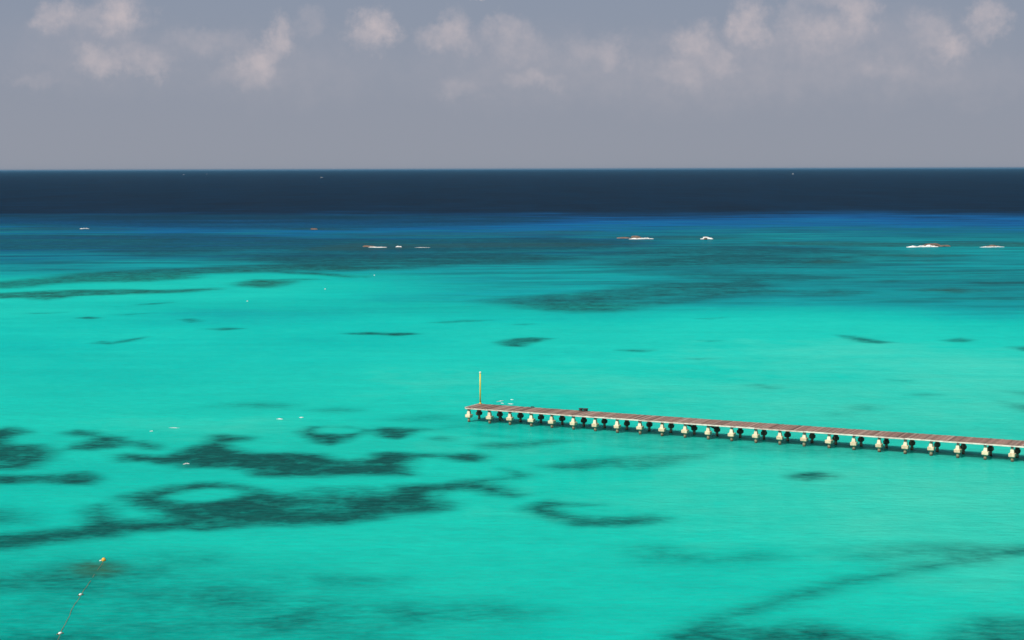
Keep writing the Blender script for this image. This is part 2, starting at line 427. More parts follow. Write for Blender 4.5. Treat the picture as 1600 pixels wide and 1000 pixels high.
# beds of seagrass and coral rubble, plus a darker strip by the pier: cover, edge softness (m), brown coral share, outline on the chart (m)
BEDS = [
    (0.95, 1, 0, [(-72.4,224.9), (-67.8,226.6), (-66.8,227.7), (-65.2,226.0), (-63.1,222.6), (-63.8,219.9), (-63.5,215.2), (-61.9,212.6), (-58.9,212.6), (-56.1,208.6), (-55.1,205.3), (-54.7,200.7), (-55.0,195.5), (-56.8,194.2), (-62.8,194.7)]),
    (-0.45, 0.8, 0, [(-62.0,199.5), (-60.0,200.3), (-58.6,199.4), (-58.4,198.1), (-59.5,197.3), (-61.5,197.7)]),
    (0.9, 0.9, 0, [(-61.6,191.0), (-53.1,191.3), (-50.4,192.1), (-48.5,192.9), (-46.8,191.2), (-45.7,188.0), (-45.9,185.3), (-48.7,185.3), (-51.8,186.5), (-53.7,185.8), (-59.7,185.1)]),
    (0.9, 0.8, 0, [(-58.3,222.5), (-57.2,224.7), (-54.9,224.1), (-53.0,220.8), (-49.9,218.6), (-48.3,213.4), (-48.7,209.9), (-51.5,208.5), (-54.2,209.1), (-54.3,214.0), (-53.5,218.1), (-56.1,219.8)]),
    (0.7, 0.8, 0, [(-48.3,214.9), (-46.4,215.4), (-43.7,212.3), (-43.3,208.4), (-45.0,208.9), (-46.7,211.4)]),
    (1, 0.9, 0, [(-47.4,204.7), (-46.2,205.6), (-43.2,204.2), (-41.1,204.1), (-39.9,208.8), (-38.3,213.3), (-38.3,220.0), (-37.1,220.5), (-33.3,217.8), (-33.5,215.7), (-36.4,213.7), (-34.2,209.7), (-31.6,205.8), (-27.0,205.8), (-23.1,205.2), (-21.2,202.0), (-19.2,200.2), (-17.4,201.9), (-16.5,205.1), (-14.7,206.1), (-11.6,205.1), (-7.7,204.5), (-4.6,205.0), (-3.3,202.6), (-4.1,199.1), (-6.0,199.5), (-8.4,202.7), (-11.0,202.3), (-11.9,198.3), (-11.5,190.7), (-14.3,190.7), (-20.0,190.0), (-24.9,189.3), (-28.5,190.1), (-30.2,193.9), (-33.0,195.6), (-37.4,195.6), (-39.2,197.4), (-42.6,199.6), (-45.4,200.1), (-46.6,202.4)]),
    (0.98, 1, 0, [(-40.7,178.2), (-38.9,181.8), (-36.8,184.8), (-34.3,186.3), (-31.8,186.2), (-29.5,184.7), (-27.4,182.4), (-24.4,180.5), (-20.6,182.7), (-16.6,183.7), (-13.7,182.2), (-12.8,184.1), (-10.4,184.8), (-7.7,184.8), (-5.6,186.7), (-2.8,185.5), (-0.0,181.3), (1.0,179.1), (-0.0,177.7), (-2.1,178.8), (-3.8,181.3), (-5.8,181.4), (-7.5,179.9), (-7.9,177.1), (-6.2,173.6), (-6.3,171.3), (-7.7,169.7), (-9.6,168.8), (-12.6,166.6), (-16.1,164.2), (-20.9,163.1), (-24.6,163.4), (-29.2,161.4), (-30.9,164.4), (-34.6,167.5), (-37.1,171.7), (-38.9,174.1)]),
    (-0.98, 0.7, 0, [(-36.5,178.2), (-34.7,181.0), (-32.9,182.7), (-30.9,183.0), (-29.0,181.7), (-27.9,179.5), (-29.3,177.0), (-31.6,175.0), (-33.5,175.0), (-35.7,176.4)]),
    (-0.5, 1.2, 0, [(-25.1,180.9), (-20.6,182.3), (-16.5,183.0), (-13.3,181.5), (-13.3,177.2), (-17.3,176.9), (-22.0,177.3)]),
    (-0.3, 1.2, 0, [(-21.4,172.5), (-18.3,173.8), (-15.6,172.4), (-16.6,169.8), (-19.8,169.9)]),
    (0.6, 0.9, 0, [(-4.6,187.4), (-2.2,188.6), (-0.0,190.1), (-0.4,192.6), (-1.1,194.3), (0.7,193.4), (2.2,190.9), (1.4,188.9), (-0.7,187.4), (-3.5,185.9)]),
    (0.95, 1, 0, [(-51.4,158.8), (-48.1,159.9), (-44.8,161.0), (-42.2,162.4), (-41.3,165.1), (-41.8,168.5), (-42.7,170.1), (-42.4,173.8), (-41.3,173.8), (-40.0,170.1), (-38.8,166.3), (-36.3,166.3), (-31.3,166.5), (-28.9,165.3), (-29.9,162.3), (-32.8,161.4), (-36.2,160.3), (-37.0,158.6), (-38.5,157.5), (-41.2,156.4), (-43.6,154.3), (-46.2,153.3), (-49.3,152.3)]),
    (0.5, 1.5, 0, [(-55.4,171.6), (-51.7,171.9), (-49.4,170.9), (-47.8,168.6), (-47.0,164.6), (-52.5,162.3)]),
    (0.85, 0.7, 0, [(-27.7,222.5), (-27.0,227.0), (-25.1,227.0), (-25.9,224.7), (-25.2,222.0), (-22.3,220.3), (-19.8,221.9), (-19.3,224.1), (-19.6,219.7), (-20.9,214.5), (-22.6,211.5), (-24.6,213.5), (-26.3,217.7)]),
    (0.35, 0.6, 0, [(-26.2,227.0), (-21.7,227.5), (-19.5,224.6), (-21.6,225.8)]),
    (0.85, 0.7, 0, [(-18.3,223.5), (-17.0,226.3), (-13.6,226.2), (-9.9,224.5), (-12.5,222.8), (-13.2,219.6), (-14.6,216.5), (-16.7,217.5), (-17.8,220.8)]),
    (0.55, 0.7, 0, [(-10.4,217.4), (-9.0,219.0), (-7.2,216.9), (-8.1,214.8), (-9.7,215.3)]),
    (0.6, 0.9, 0, [(-4.0,211.2), (-2.4,213.7), (-0.0,213.2), (2.4,214.6), (4.8,215.6), (8.4,214.5), (6.3,213.1), (3.1,210.6), (1.1,208.7), (-1.6,208.7), (-3.2,209.2)]),
    (0.35, 0.9, 0, [(-4.6,221.1), (-0.0,218.9), (2.8,216.2), (5.6,215.1), (2.4,214.1), (-0.8,216.8), (-4.1,218.9)]),
    (0.55, 1.2, 0, [(3.1,196.3), (5.1,197.6), (7.8,200.2), (9.7,200.6), (12.1,201.9), (15.2,203.3), (19.8,204.1), (23.7,205.0), (22.7,202.2), (19.3,198.7), (16.8,195.3), (14.5,193.6), (11.6,194.1), (10.2,195.4), (7.9,193.3), (5.8,193.8), (4.0,195.0)]),
    (0.3, 0.9, 0, [(4.4,195.9), (7.4,197.6), (9.9,196.7), (8.3,193.7), (5.8,193.8)]),
    (0.3, 1, 0, [(9.5,213.0), (15.0,211.9), (20.3,209.4), (24.0,207.4), (18.6,207.0), (14.0,209.0)]),
    (0.8, 0.8, 0, [(0.9,170.9), (2.6,174.5), (3.9,175.6), (6.5,174.1), (9.1,173.4), (7.7,172.8), (5.1,172.2), (4.3,171.2), (5.6,168.3), (8.1,167.0), (11.2,166.9), (13.5,167.8), (14.9,166.3), (14.5,164.7), (11.6,163.0), (8.5,162.4), (6.1,162.7), (4.0,165.2), (2.2,168.0)]),
    (0.72, 0.6, 0, [(30.3,189.3), (32.2,191.3), (34.5,192.1), (36.0,190.4), (36.3,188.8), (34.3,186.9), (32.1,186.1), (30.8,187.3)]),
    (0.42, 1.5, 0, [(10.6,153.4), (13.3,154.2), (15.7,152.6), (18.0,150.0), (22.1,150.9), (24.2,149.9), (21.6,147.4), (17.7,147.0), (14.3,147.0), (11.7,148.3), (10.2,151.6)]),
    (0.72, 1.1, 0, [(9.5,120.9), (12.2,125.2), (14.5,128.3), (17.2,130.7), (20.2,134.3), (23.8,137.4), (27.6,141.0), (32.6,144.4), (37.8,148.0), (42.1,151.2), (46.0,153.0), (46.6,151.2), (42.2,147.7), (37.2,145.6), (33.4,143.3), (29.6,140.4), (25.8,137.3), (22.1,133.6), (18.7,130.7), (15.8,127.0), (12.3,120.9)]),
    (0.42, 1.5, 0, [(28.3,150.6), (32.0,152.4), (36.5,154.5), (40.6,154.4), (44.3,153.0), (40.5,149.7), (35.6,148.0), (32.1,147.3), (29.1,148.8)]),
    (0.75, 1.1, 0, [(13.8,124.7), (16.7,127.0), (19.0,126.4), (21.1,127.5), (22.8,127.5), (23.7,126.0), (25.8,124.6), (28.0,123.7), (28.6,120.4), (11.8,120.6)]),
    (0.75, 1.1, 0, [(31.5,123.8), (34.1,127.4), (35.9,128.6), (37.8,128.4), (40.4,127.7), (39.8,119.8), (28.5,119.9)]),
    (0.85, 0.9, 1, [(-38.1,146.2), (-37.5,148.3), (-35.5,148.3), (-33.6,146.3), (-33.4,144.0), (-35.0,142.8), (-36.9,143.6)]),
    (0.5, 1.6, 0.1, [(-45.8,141.1), (-42.9,142.2), (-41.2,143.6), (-38.9,145.5), (-36.6,144.7), (-33.1,143.7), (-30.5,144.4), (-32.6,141.7), (-35.2,139.0), (-38.8,139.1), (-44.6,137.4)]),
    (0.3, 1.2, 0, [(-32.1,149.5), (-29.1,151.5), (-25.9,150.7), (-26.2,148.0), (-29.9,147.0)]),
    (0.34, 4, 0, [(-47.9,147.7), (-39.7,150.6), (-27.8,147.5), (-20.5,142.7), (-12.4,136.0), (-2.0,130.0), (-4.5,116.3), (-38.0,116.6)]),
    (0.35, 1.5, 0, [(-40.9,125.7), (-35.3,126.0), (-31.2,124.7), (-26.9,122.4), (-31.3,118.1), (-38.5,118.1)]),
    (0.38, 1.3, 0, [(-18.7,141.5), (-15.2,143.3), (-9.1,141.9), (-10.1,139.9), (-14.8,139.5)]),
    (0.4, 1.5, 0, [(-10.9,131.0), (-8.0,132.3), (-5.5,130.9), (-2.1,133.3), (1.9,130.9), (-0.1,127.7), (-4.9,128.1), (-8.8,128.7)]),
    (0.4, 1.5, 0, [(-21.0,132.1), (-15.3,134.4), (-12.0,132.0), (-15.4,127.3), (-19.5,125.5)]),
    (0.35, 1.5, 0, [(-28.1,135.2), (-24.4,137.2), (-20.5,135.7), (-23.1,133.1), (-27.1,132.5)]),
    (0.33, 1.5, 0, [(-8.5,226.1), (-6.7,233.1), (-4.4,233.7), (5.1,229.4), (16.7,223.5), (32.2,215.2), (46.6,207.5), (60.0,200.3), (69.3,194.9), (68.2,191.6), (58.8,196.4), (48.5,199.6), (37.9,202.5), (26.9,205.9), (15.9,212.9), (8.1,217.1), (-0.0,223.7), (-5.1,226.1)]),  # plain darker strip along the pier's front
    (0.85, 0.8, 0, [(-35.2,357.9), (-29.5,360.6), (-26.7,359.1), (-21.4,358.9), (-19.3,356.1), (-23.6,352.1), (-27.1,354.9), (-31.7,355.0)]),
    (0.5, 0.8, 0, [(-18.5,383.0), (-10.1,389.3), (-4.6,389.1), (-8.6,384.3), (-14.2,381.2)]),
    (0.8, 0.8, 0, [(-3.2,338.4), (-0.0,346.1), (3.9,348.6), (8.2,345.9), (4.4,338.3), (1.8,329.7), (-1.2,331.0)]),
    (0.45, 0.8, 0, [(-0.0,377.7), (4.5,379.1), (2.8,376.1)]),
    (0.65, 0.8, 0, [(19.9,323.4), (22.9,324.5), (26.7,323.2), (24.4,319.9), (22.1,321.1)]),
    (0.6, 0.8, 0, [(41.9,391.1), (48.7,394.3), (45.2,389.3)]),
    (0.5, 0.8, 0, [(37.1,341.2), (41.6,341.1), (39.1,338.6)]),
    (0.5, 0.8, 0, [(31.5,308.8), (36.1,308.7), (33.3,306.7)]),
    (0.4, 0.8, 0, [(36.7,270.0), (39.0,271.5), (42.0,266.7), (39.5,265.1)]),
    (0.7, 0.8, 0, [(67.0,351.1), (69.6,349.6), (71.5,343.0), (74.6,336.5), (71.5,334.1), (68.3,336.7), (67.0,343.1)]),
    (0.65, 0.8, 0, [(85.2,340.0), (89.9,345.1), (91.8,341.1), (88.2,336.2), (86.0,337.5)]),
    (0.7, 0.9, 0, [(94.2,327.5), (97.8,328.6), (103.6,323.7), (95.5,320.5)]),
    (0.4, 1, 0, [(47.6,244.2), (50.8,247.5), (52.8,244.7), (50.5,241.5), (48.7,241.5)]),
    (0.3, 1, 0, [(43.9,239.0), (47.4,239.6), (45.9,236.5), (44.1,236.5)]),
    (0.5, 1, 0, [(71.5,250.5), (73.8,247.0), (79.0,240.3), (71.6,239.8)]),
    (0.35, 1, 0, [(75.3,262.1), (78.0,261.3), (83.3,259.7), (76.9,257.6)]),
    (0.4, 0.8, 0, [(59.5,257.9), (62.4,259.4), (64.8,257.8), (61.7,256.4)]),
    (0.35, 0.8, 0, [(60.7,276.1), (64.3,276.0), (62.4,274.4)]),
    (0.75, 0.8, 0, [(-83.0,339.2), (-81.7,343.0), (-79.2,340.3), (-77.1,345.4), (-74.7,352.0), (-76.3,341.5), (-78.9,336.6), (-81.8,337.9)]),
    (0.85, 0.8, 0, [(-100.6,397.0), (-98.2,400.3), (-94.7,396.8), (-96.7,394.3)]),
    (0.5, 0.8, 0, [(-118.0,409.9), (-113.2,411.6), (-107.2,413.2), (-110.9,408.7)]),
    (0.4, 0.8, 0, [(-95.0,405.6), (-85.5,410.7), (-90.2,404.5)]),
    (0.65, 0.8, 0, [(-75.9,392.8), (-73.3,394.5), (-69.5,387.7), (-71.8,384.5)]),
    (0.7, 0.8, 0, [(-66.1,368.8), (-61.5,371.7), (-57.7,369.3), (-61.2,365.7)]),
    (0.55, 0.8, 0, [(-95.8,434.4), (-92.4,440.5), (-87.2,444.6), (-90.7,436.3)]),
    (0.35, 1.2, 0, [(-43.9,247.2), (-42.1,250.5), (-37.6,251.9), (-31.1,248.3), (-32.8,243.6), (-38.6,245.7), (-42.4,246.5)]),
    (0.4, 1, 0, [(-28.6,242.9), (-24.8,245.5), (-21.4,242.8), (-25.2,240.3)]),
    (0.3, 1.2, 0, [(-17.5,233.9), (-12.6,240.0), (-7.1,238.0), (-8.7,232.0), (-13.8,230.9)]),
    (0.62, 7, 0.1, [(-285.3,896.4), (-255.5,920.9), (-218.7,909.5), (-172.7,933.7), (-132.4,895.1), (-95.4,859.5), (-31.3,847.6), (19.4,868.4), (49.6,834.9), (66.2,811.7), (50.2,752.4), (26.9,724.0), (0.1,708.6), (-52.6,711.3), (-85.1,718.6), (-107.4,725.4), (-138.3,679.1), (-154.5,695.1), (-176.9,734.8), (-231.3,726.2)]),
    (0.6, 4, 0.4, [(-91.9,730.3), (-83.6,779.1), (-71.5,805.6), (-46.7,790.3), (-11.8,802.1), (29.7,799.6), (57.7,777.6), (28.0,753.7), (-11.0,749.7), (-38.6,745.1), (-64.2,723.1)]),
    (0.35, 4, 0.3, [(-94.2,910.2), (-62.2,935.6), (-13.7,932.3), (36.0,968.2), (55.6,937.1), (32.8,884.3), (-32.2,871.7), (-77.6,874.6)]),
    (0.62, 5, 0.1, [(-107.8,692.8), (-89.0,686.7), (-62.3,701.0), (-25.8,699.1), (0.1,703.1), (15.3,686.6), (27.2,666.0), (11.7,625.8), (-18.2,614.5), (-34.8,587.7), (-61.1,588.8), (-81.8,613.3), (-97.5,657.8)]),
    (-0.4, 3, 0, [(-63.1,608.4), (-47.2,637.2), (-23.2,627.4), (-36.5,615.4), (-53.7,604.0)]),
    (0.72, 3, 0.15, [(-167.8,526.1), (-156.9,528.6), (-149.3,543.9), (-145.1,567.1), (-137.9,581.0), (-121.4,595.3), (-105.6,606.3), (-89.3,617.7), (-73.6,621.2), (-54.4,612.1), (-39.5,591.7), (-55.6,577.5), (-71.2,581.8), (-84.8,571.6), (-102.7,565.3), (-100.5,542.0), (-111.4,526.9), (-126.5,524.5), (-136.7,519.0), (-142.7,499.5), (-157.9,494.7)]),
    (0.75, 2, 0.1, [(-79.3,578.5), (-63.5,570.7), (-50.2,553.0), (-50.7,543.2), (-61.9,556.8), (-75.8,567.7)]),
    (0.8, 2, 0.15, [(-150.6,471.8), (-136.4,483.6), (-127.6,491.0), (-113.5,493.1), (-98.2,490.0), (-85.8,497.5), (-83.6,492.1), (-90.8,479.5), (-105.3,472.6), (-117.6,465.9), (-122.6,452.3), (-129.6,459.3), (-146.1,457.6)]),
    (0.8, 2, 0.2, [(-83.8,517.0), (-79.3,534.8), (-72.9,531.5), (-65.8,525.1), (-67.8,507.8), (-70.1,496.9), (-78.3,502.6)]),
    (0.5, 1.5, 0, [(-79.3,534.8), (-64.1,540.5), (-58.4,534.0), (-68.6,528.3)]),
    (0.6, 1.5, 0, [(-48.9,549.6), (-46.1,552.8), (-45.9,543.0)]),
    (0.62, 3, 0.15, [(-8.3,446.3), (0.0,459.5), (17.7,475.7), (29.3,493.3), (47.5,512.0), (61.8,520.2), (76.5,528.7), (76.0,505.2), (67.6,478.9), (60.1,462.2), (49.5,444.4), (36.8,430.1), (26.1,412.9), (15.2,409.5), (4.7,419.3), (-3.2,435.5)]),
    (0.35, 3, 0.1, [(7.9,425.0), (11.7,450.1), (20.7,463.5), (25.1,449.6), (22.9,424.6), (24.4,411.1), (13.8,411.4)]),
    (-0.35, 2, 0, [(24.3,436.7), (37.5,458.3), (52.1,467.2), (47.2,453.4), (32.4,436.5)]),
    (0.6, 4, 0.1, [(36.8,620.4), (62.1,669.2), (90.0,693.2), (110.5,661.9), (136.7,670.4), (114.4,616.8), (95.6,613.5), (67.5,606.6), (44.2,595.7)]),
    (0.5, 5, 0.1, [(25.3,681.0), (54.0,728.3), (98.9,762.3), (136.3,735.6), (143.0,701.1), (114.6,686.7), (76.6,688.6)]),
    (0.65, 4, 0.35, [(112.9,801.7), (149.5,806.7), (178.8,790.9), (208.3,803.1), (262.1,785.9), (247.3,741.5), (211.1,749.7), (165.9,746.0), (140.8,759.9), (114.8,774.3)]),
    (0.55, 3, 0.3, [(136.8,696.1), (162.3,684.3), (189.5,672.7), (158.9,659.5), (136.7,670.4)]),
    (0.6, 3, 0.3, [(102.8,630.2), (120.0,647.3), (127.9,624.7), (109.1,612.9)]),
    (0.55, 2, 0.2, [(104.9,518.6), (116.7,524.1), (119.3,515.1), (110.3,512.5)]),
    (0.5, 2, 0.2, [(135.4,517.4), (153.4,516.7), (162.1,507.7), (138.1,502.9)]),
    (0.6, 2, 0.4, [(112.0,482.4), (126.1,492.4), (128.8,481.8), (137.8,479.0), (122.1,469.6), (114.6,474.8)]),
    (0.5, 2, 0.2, [(78.7,471.1), (89.7,483.2), (101.3,475.2), (87.4,461.2), (80.6,461.5)]),
    (0.4, 2, 0.2, [(61.3,471.7), (72.3,486.5), (82.2,480.9), (72.8,466.5), (63.8,464.4)]),
    (0.35, 3, 0.1, [(41.0,552.6), (63.7,572.5), (93.0,557.2), (105.6,536.9), (86.7,519.3), (63.2,532.3)]),
    (0.5, 4, 0.2, [(-319.4,1004.1), (-291.0,1035.2), (-270.6,1045.2), (-223.7,1008.0), (-191.3,994.9), (-223.9,976.4), (-309.3,972.3)]),
    (0.45, 4, 0.25, [(-135.5,990.9), (-115.8,1011.0), (-94.9,987.9), (-77.7,956.1), (-107.4,968.2)]),
    (0.45, 4, 0.3, [(41.4,858.9), (65.4,882.2), (100.1,871.5), (119.1,846.1), (86.4,832.6), (55.7,834.5)]),
    (0.78, 12, 0, [(-436.3,1341.5), (-244.5,1323.2), (-47.4,1286.2), (44.4,1194.4), (0.1,1048.2), (-108.5,978.5), (-226.1,1019.1), (-354.0,1087.8)]),
    (0.3, 8, 0.1, [(6.4,853.1), (59.7,804.9), (131.2,786.8), (171.2,710.6), (164.0,631.7), (108.6,585.3), (53.2,572.9), (19.4,652.1)]),
    (0.16, 5, 0.1, [(29.1,521.5), (73.8,568.5), (130.1,584.3), (179.9,564.0), (141.0,441.4), (99.7,447.2), (57.8,444.2)]),
    (0.4, 5, 0.1, [(-128.5,693.8), (-81.7,735.6), (0.1,697.8), (24.4,656.6), (-9.1,614.1), (-69.5,625.2), (-112.3,644.7)]),
]


def build_sea():
    dyv = np.linspace(830, 24, 640)
    ys = list(34.0 * 2700.0 / dyv)
    ys = list(np.linspace(-160, ys[0] - 6, 9)) + ys + list(np.geomspace(ys[-1] * 1.035, 70000, 26))
    ys = np.array(ys)
    ts = np.concatenate([[-5, -2.5, -1.2, -0.7], np.linspace(-0.42, 0.42, 760), [0.7, 1.2, 2.5, 5]])
    Y, T = np.meshgrid(ys, ts, indexing='ij')
    X = T * np.maximum(Y, 112.0)
    nr, nc = Y.shape
    co = np.stack([X, Y, np.zeros_like(X)], -1).reshape(-1, 3)
    idx = np.arange(nr * nc).reshape(nr, nc)
    quads = np.stack([idx[:-1, :-1], idx[:-1, 1:], idx[1:, 1:], idx[1:, :-1]], -1).reshape(-1, 4)
    me = bpy.data.meshes.new('sea')
    me.vertices.add(len(co))
    me.vertices.foreach_set('co', co.astype(np.float32).ravel())
    me.loops.add(quads.size)
    me.loops.foreach_set('vertex_index', quads.astype(np.int32).ravel())
    me.polygons.add(len(quads))
    me.polygons.foreach_set('loop_start', np.arange(0, quads.size, 4, dtype=np.int32))
    me.polygons.foreach_set('loop_total', np.full(len(quads), 4, dtype=np.int32))
    me.update(calc_edges=True)
    px, py = co[:, 0], co[:, 1]
    # depth from the soundings
    rg = np.array([s[0] for s in SOUND])
    q = np.clip(1.0 / np.maximum(py, 100.0), 1.0 / rg[-1], 1.0 / rg[0])
    qi = 1.0 / rg
    tab = np.array([[s[1][0]] + list(s[1]) + [s[1][-1]] for s in SOUND])
    b = np.clip(px / np.maximum(py, 112.0), BEAR[0], BEAR[-1])
    cols = np.stack([np.interp(-q, -qi, tab[:, j]) for j in range(tab.shape[1])], -1)
    ji = np.clip(np.searchsorted(BEAR, b) - 1, 0, len(BEAR) - 2)
    fr = (b - np.array(BEAR)[ji]) / (np.array(BEAR)[ji + 1] - np.array(BEAR)[ji])
    fr = fr * fr * (3 - 2 * fr)
    ar = np.arange(len(b))
    depth = cols[ar, ji] * (1 - fr) + cols[ar, ji + 1] * fr
    # seagrass cover: signed distance to every outline
    weed = np.zeros(len(px))
    brown = np.zeros(len(px))
    for cover, soft, br, poly in BEDS:
        P = np.array(poly)
        soft = soft * 2.5
        mrg = soft * 1.5
        sel = np.nonzero((px > P[:, 0].min() - mrg) & (px < P[:, 0].max() + mrg) & (py > P[:, 1].min() - mrg) & (py < P[:, 1].max() + mrg))[0]
        if len(sel) == 0:
            continue
        x, y = px[sel], py[sel]
        d2 = np.full(len(sel), 1e18)
        ins = np.zeros(len(sel), bool)
        for (ax, ay), (bx, by) in zip(P, np.roll(P, -1, 0)):
            ex, ey = bx - ax, by - ay
            t = np.clip(((x - ax) * ex + (y - ay) * ey) / (ex * ex + ey * ey + 1e-12), 0, 1)
            d2 = np.minimum(d2, (x - ax - t * ex) ** 2 + (y - ay - t * ey) ** 2)
            cr = (ay > y) != (by > y)
            with np.errstate(divide='ignore', invalid='ignore'):
                xi = ax + (y - ay) * ex / ey
            ins ^= cr & (x < xi)
        sdv = np.sqrt(d2) * np.where(ins, 1, -1)
        f = np.clip(0.5 + sdv / (2.0 * soft), 0, 1)
        f = f * f * (3 - 2 * f)
        if cover > 0:
            c = f * cover
            brown[sel] = np.maximum(brown[sel], br * f)
            weed[sel] = 1 - (1 - weed[sel]) * (1 - c)
        else:
            weed[sel] *= 1 + cover * f
    for nm, arr in (('depth', depth), ('seagrass', weed), ('coral', brown)):
        at = me.attributes.new(nm, 'FLOAT', 'POINT')
        at.data.foreach_set('value', arr.astype(np.float32))
    me.materials.append(sea_material())
    o = mesh_obj('sea', me)
    tag(o, 'turquoise lagoon water over dark seagrass patches, deepening to navy at the horizon', kind='structure')
    return o


KW = 0.785                                         # reflectance scale of the lit water body


def sea_material():
    m, n, out = new_mat('lagoon_water')
    g = n.node('ShaderNodeNewGeometry')
    P = g.outputs['Position']

    def attr(a):
        nd = n.node('ShaderNodeAttribute')
        nd.attribute_name = a
        return nd.outputs['Fac']
    dep, weed, coral = attr('depth'), attr('seagrass'), attr('coral')
    # drifting variation of the bottom at several sizes
    nbig = n.noise(n.vmath('MULTIPLY', P, (0.020, 0.020, 1)), 1.0, 4.0, 0.55)
    nmid = n.noise(n.vmath('MULTIPLY', P, (0.16, 0.14, 1)), 1.0, 4.0, 0.6)
    nfin = n.noise(n.vmath('MULTIPLY', P, (0.55, 1.15, 1)), 1.0, 4.0, 0.65)
    nfar = n.noise(n.vmath('MULTIPLY', P, (0.012, 0.055, 1)), 1.0, 5.0, 0.62)
    d2 = n.math('ADD', dep, n.math('MULTIPLY', n.math('SUBTRACT', nbig, 0.5), 0.16))
    d2 = n.math('ADD', d2, n.math('MULTIPLY', n.math('SUBTRACT', nmid, 0.5), 0.07))
    nedge = n.noise(n.vmath('MULTIPLY', P, (0.006, 0.011, 1)), 1.0, 4.0, 0.62)
    d2 = n.math('ADD', d2, n.math('MULTIPLY', n.math('MULTIPLY', n.math('SUBTRACT', nedge, 0.5), 0.5), n.math('MULTIPLY', n.rng(dep, 0.45, 0.7), n.rng(dep, 1.0, 0.93))))
    d2 = n.math('ADD', d2, n.math('MULTIPLY', n.math('MULTIPLY', n.math('SUBTRACT', nfar, 0.5), 0.42), n.rng(dep, 0.12, 0.4)), clamp=True)
    near = n.rng(n.vmath('LENGTH', P), 330.0, 175.0, 0.0, 1.0, smooth=True)
    body = n.ramp(d2, [
        (0.00, lin(76, 213, 194, KW)), (0.08, lin(22, 207, 191, KW)), (0.16, lin(0, 194, 183, KW)), (0.28, lin(0, 162, 168, KW)),
        (0.40, lin(4, 134, 147, KW)), (0.50, lin(2, 110, 138, KW)), (0.58, lin(0, 108, 160, KW)), (0.66, lin(0, 94, 158, KW)),
        (0.78, lin(0, 64, 106, KW)), (0.90, lin(0, 42, 70, KW)), (1.00, lin(0, 33, 56, KW))])
    body = n.mix(near, body, n.mix(1.0, body, (0.9, 0.93, 0.88), 'MULTIPLY'))     # greener over the inner shoal
    # ragged, streaky bed edges and thinner spots inside
    e = n.math('MULTIPLY', n.math('MULTIPLY', n.math('MULTIPLY', weed, n.math('ADD', weed, 0.25)), n.math('SUBTRACT', 1.0, weed)), 2.5)
    jag = n.math('ADD', n.math('MULTIPLY', n.math('SUBTRACT', nfin, 0.5), 1.8), n.math('MULTIPLY', n.math('SUBTRACT', nmid, 0.5), 2.2))
    w2 = n.math('ADD', weed, n.math('MULTIPLY', e, jag), clamp=True)
    nhole = n.noise(n.vmath('MULTIPLY', P, (0.30, 0.24, 1)), 1.0, 4.0, 0.6)
    w2 = n.math('MULTIPLY', w2, n.rng(nhole, 0.30, 0.52, 0.76, 1.0, smooth=True))
    w2 = n.math('MULTIPLY', w2, n.rng(nfin, 0.25, 0.6, 0.86, 1.0))  # pale sky-reflection streaks over the beds, painted into their colour
    # thin broken growth over the outer reef flat
    band = n.math('MULTIPLY', n.rng(dep, 0.16, 0.34, smooth=True), n.rng(dep, 0.80, 0.56, smooth=True))
    nthin = n.noise(n.vmath('MULTIPLY', P, (0.016, 0.075, 1)), 1.0, 4.0, 0.68, 0.3)
    thin = n.math('MULTIPLY', n.rng(nthin, 0.42, 0.68, 0.0, 0.55, smooth=True), band)
    w2 = n.math('SUBTRACT', n.math('ADD', w2, thin), n.math('MULTIPLY', w2, thin), clamp=True)
    wcol = n.mix(n.rng(dep, 0.15, 0.55), lin(2, 58, 57, KW), lin(0, 60, 82, KW))
    wcol = n.mix(n.math('MULTIPLY', coral, n.rng(nfin, 0.3, 0.7, 0.65, 1.0)), wcol, lin(56, 86, 56, KW))
    col = n.mix(n.math('MULTIPLY', w2, 0.94), body, wcol)
    # cat's-paws: darker look of wind-roughened lanes painted into the colour, at every range
    paw = n.noise(n.vmath('MULTIPLY', P, (0.0022, 0.010, 1)), 1.0, 4.0, 0.66)
    paw2 = n.noise(n.vmath('MULTIPLY', P, (0.035, 0.16, 1)), 1.0, 5.0, 0.62)
    shade = n.math('MULTIPLY', n.rng(paw, 0.3, 0.7, 0.92, 1.08), n.rng(paw2, 0.3, 0.7, 0.965, 1.035))
    col = n.mix(1.0, col, n.mix(1.0, (1, 1, 1), shade, 'MULTIPLY'), 'MULTIPLY')
    # wavelet shading painted into the colour near by, wave streaks on the open sea
    wave_tone = n.noise(n.vmath('MULTIPLY', P, (0.40, 1.3, 1)), 1.0, 4.0, 0.65)
    far = n.noise(n.vmath('MULTIPLY', P, (0.013, 0.0024, 1)), 1.0, 4.0, 0.7)
    shade2 = n.math('MULTIPLY', n.rng(wave_tone, 0.3, 0.7, 0.93, 1.07), n.math('ADD', 1.0, n.math('MULTIPLY', n.rng(dep, 0.7, 0.95), n.rng(far, 0.3, 0.7, -0.30, 0.30))))
    col = n.mix(1.0, col, n.mix(1.0, (1, 1, 1), shade2, 'MULTIPLY'), 'MULTIPLY')
    # wind ripples and low swell, crests lying along the shore
    swell = n.noise(n.vmath('MULTIPLY', P, (0.10, 0.30, 1)), 1.0, 2.0, 0.5)
    chop = n.noise(n.vmath('MULTIPLY', P, (0.55, 1.25, 1)), 1.0, 3.0, 0.55)
    crest = n.noise(n.vmath('MULTIPLY', P, (0.45, 1.6, 1)), 1.0, 3.0, 0.6)
    rip = n.noise(n.vmath('MULTIPLY', P, (2.2, 4.2, 1)), 1.0, 2.0, 0.5)
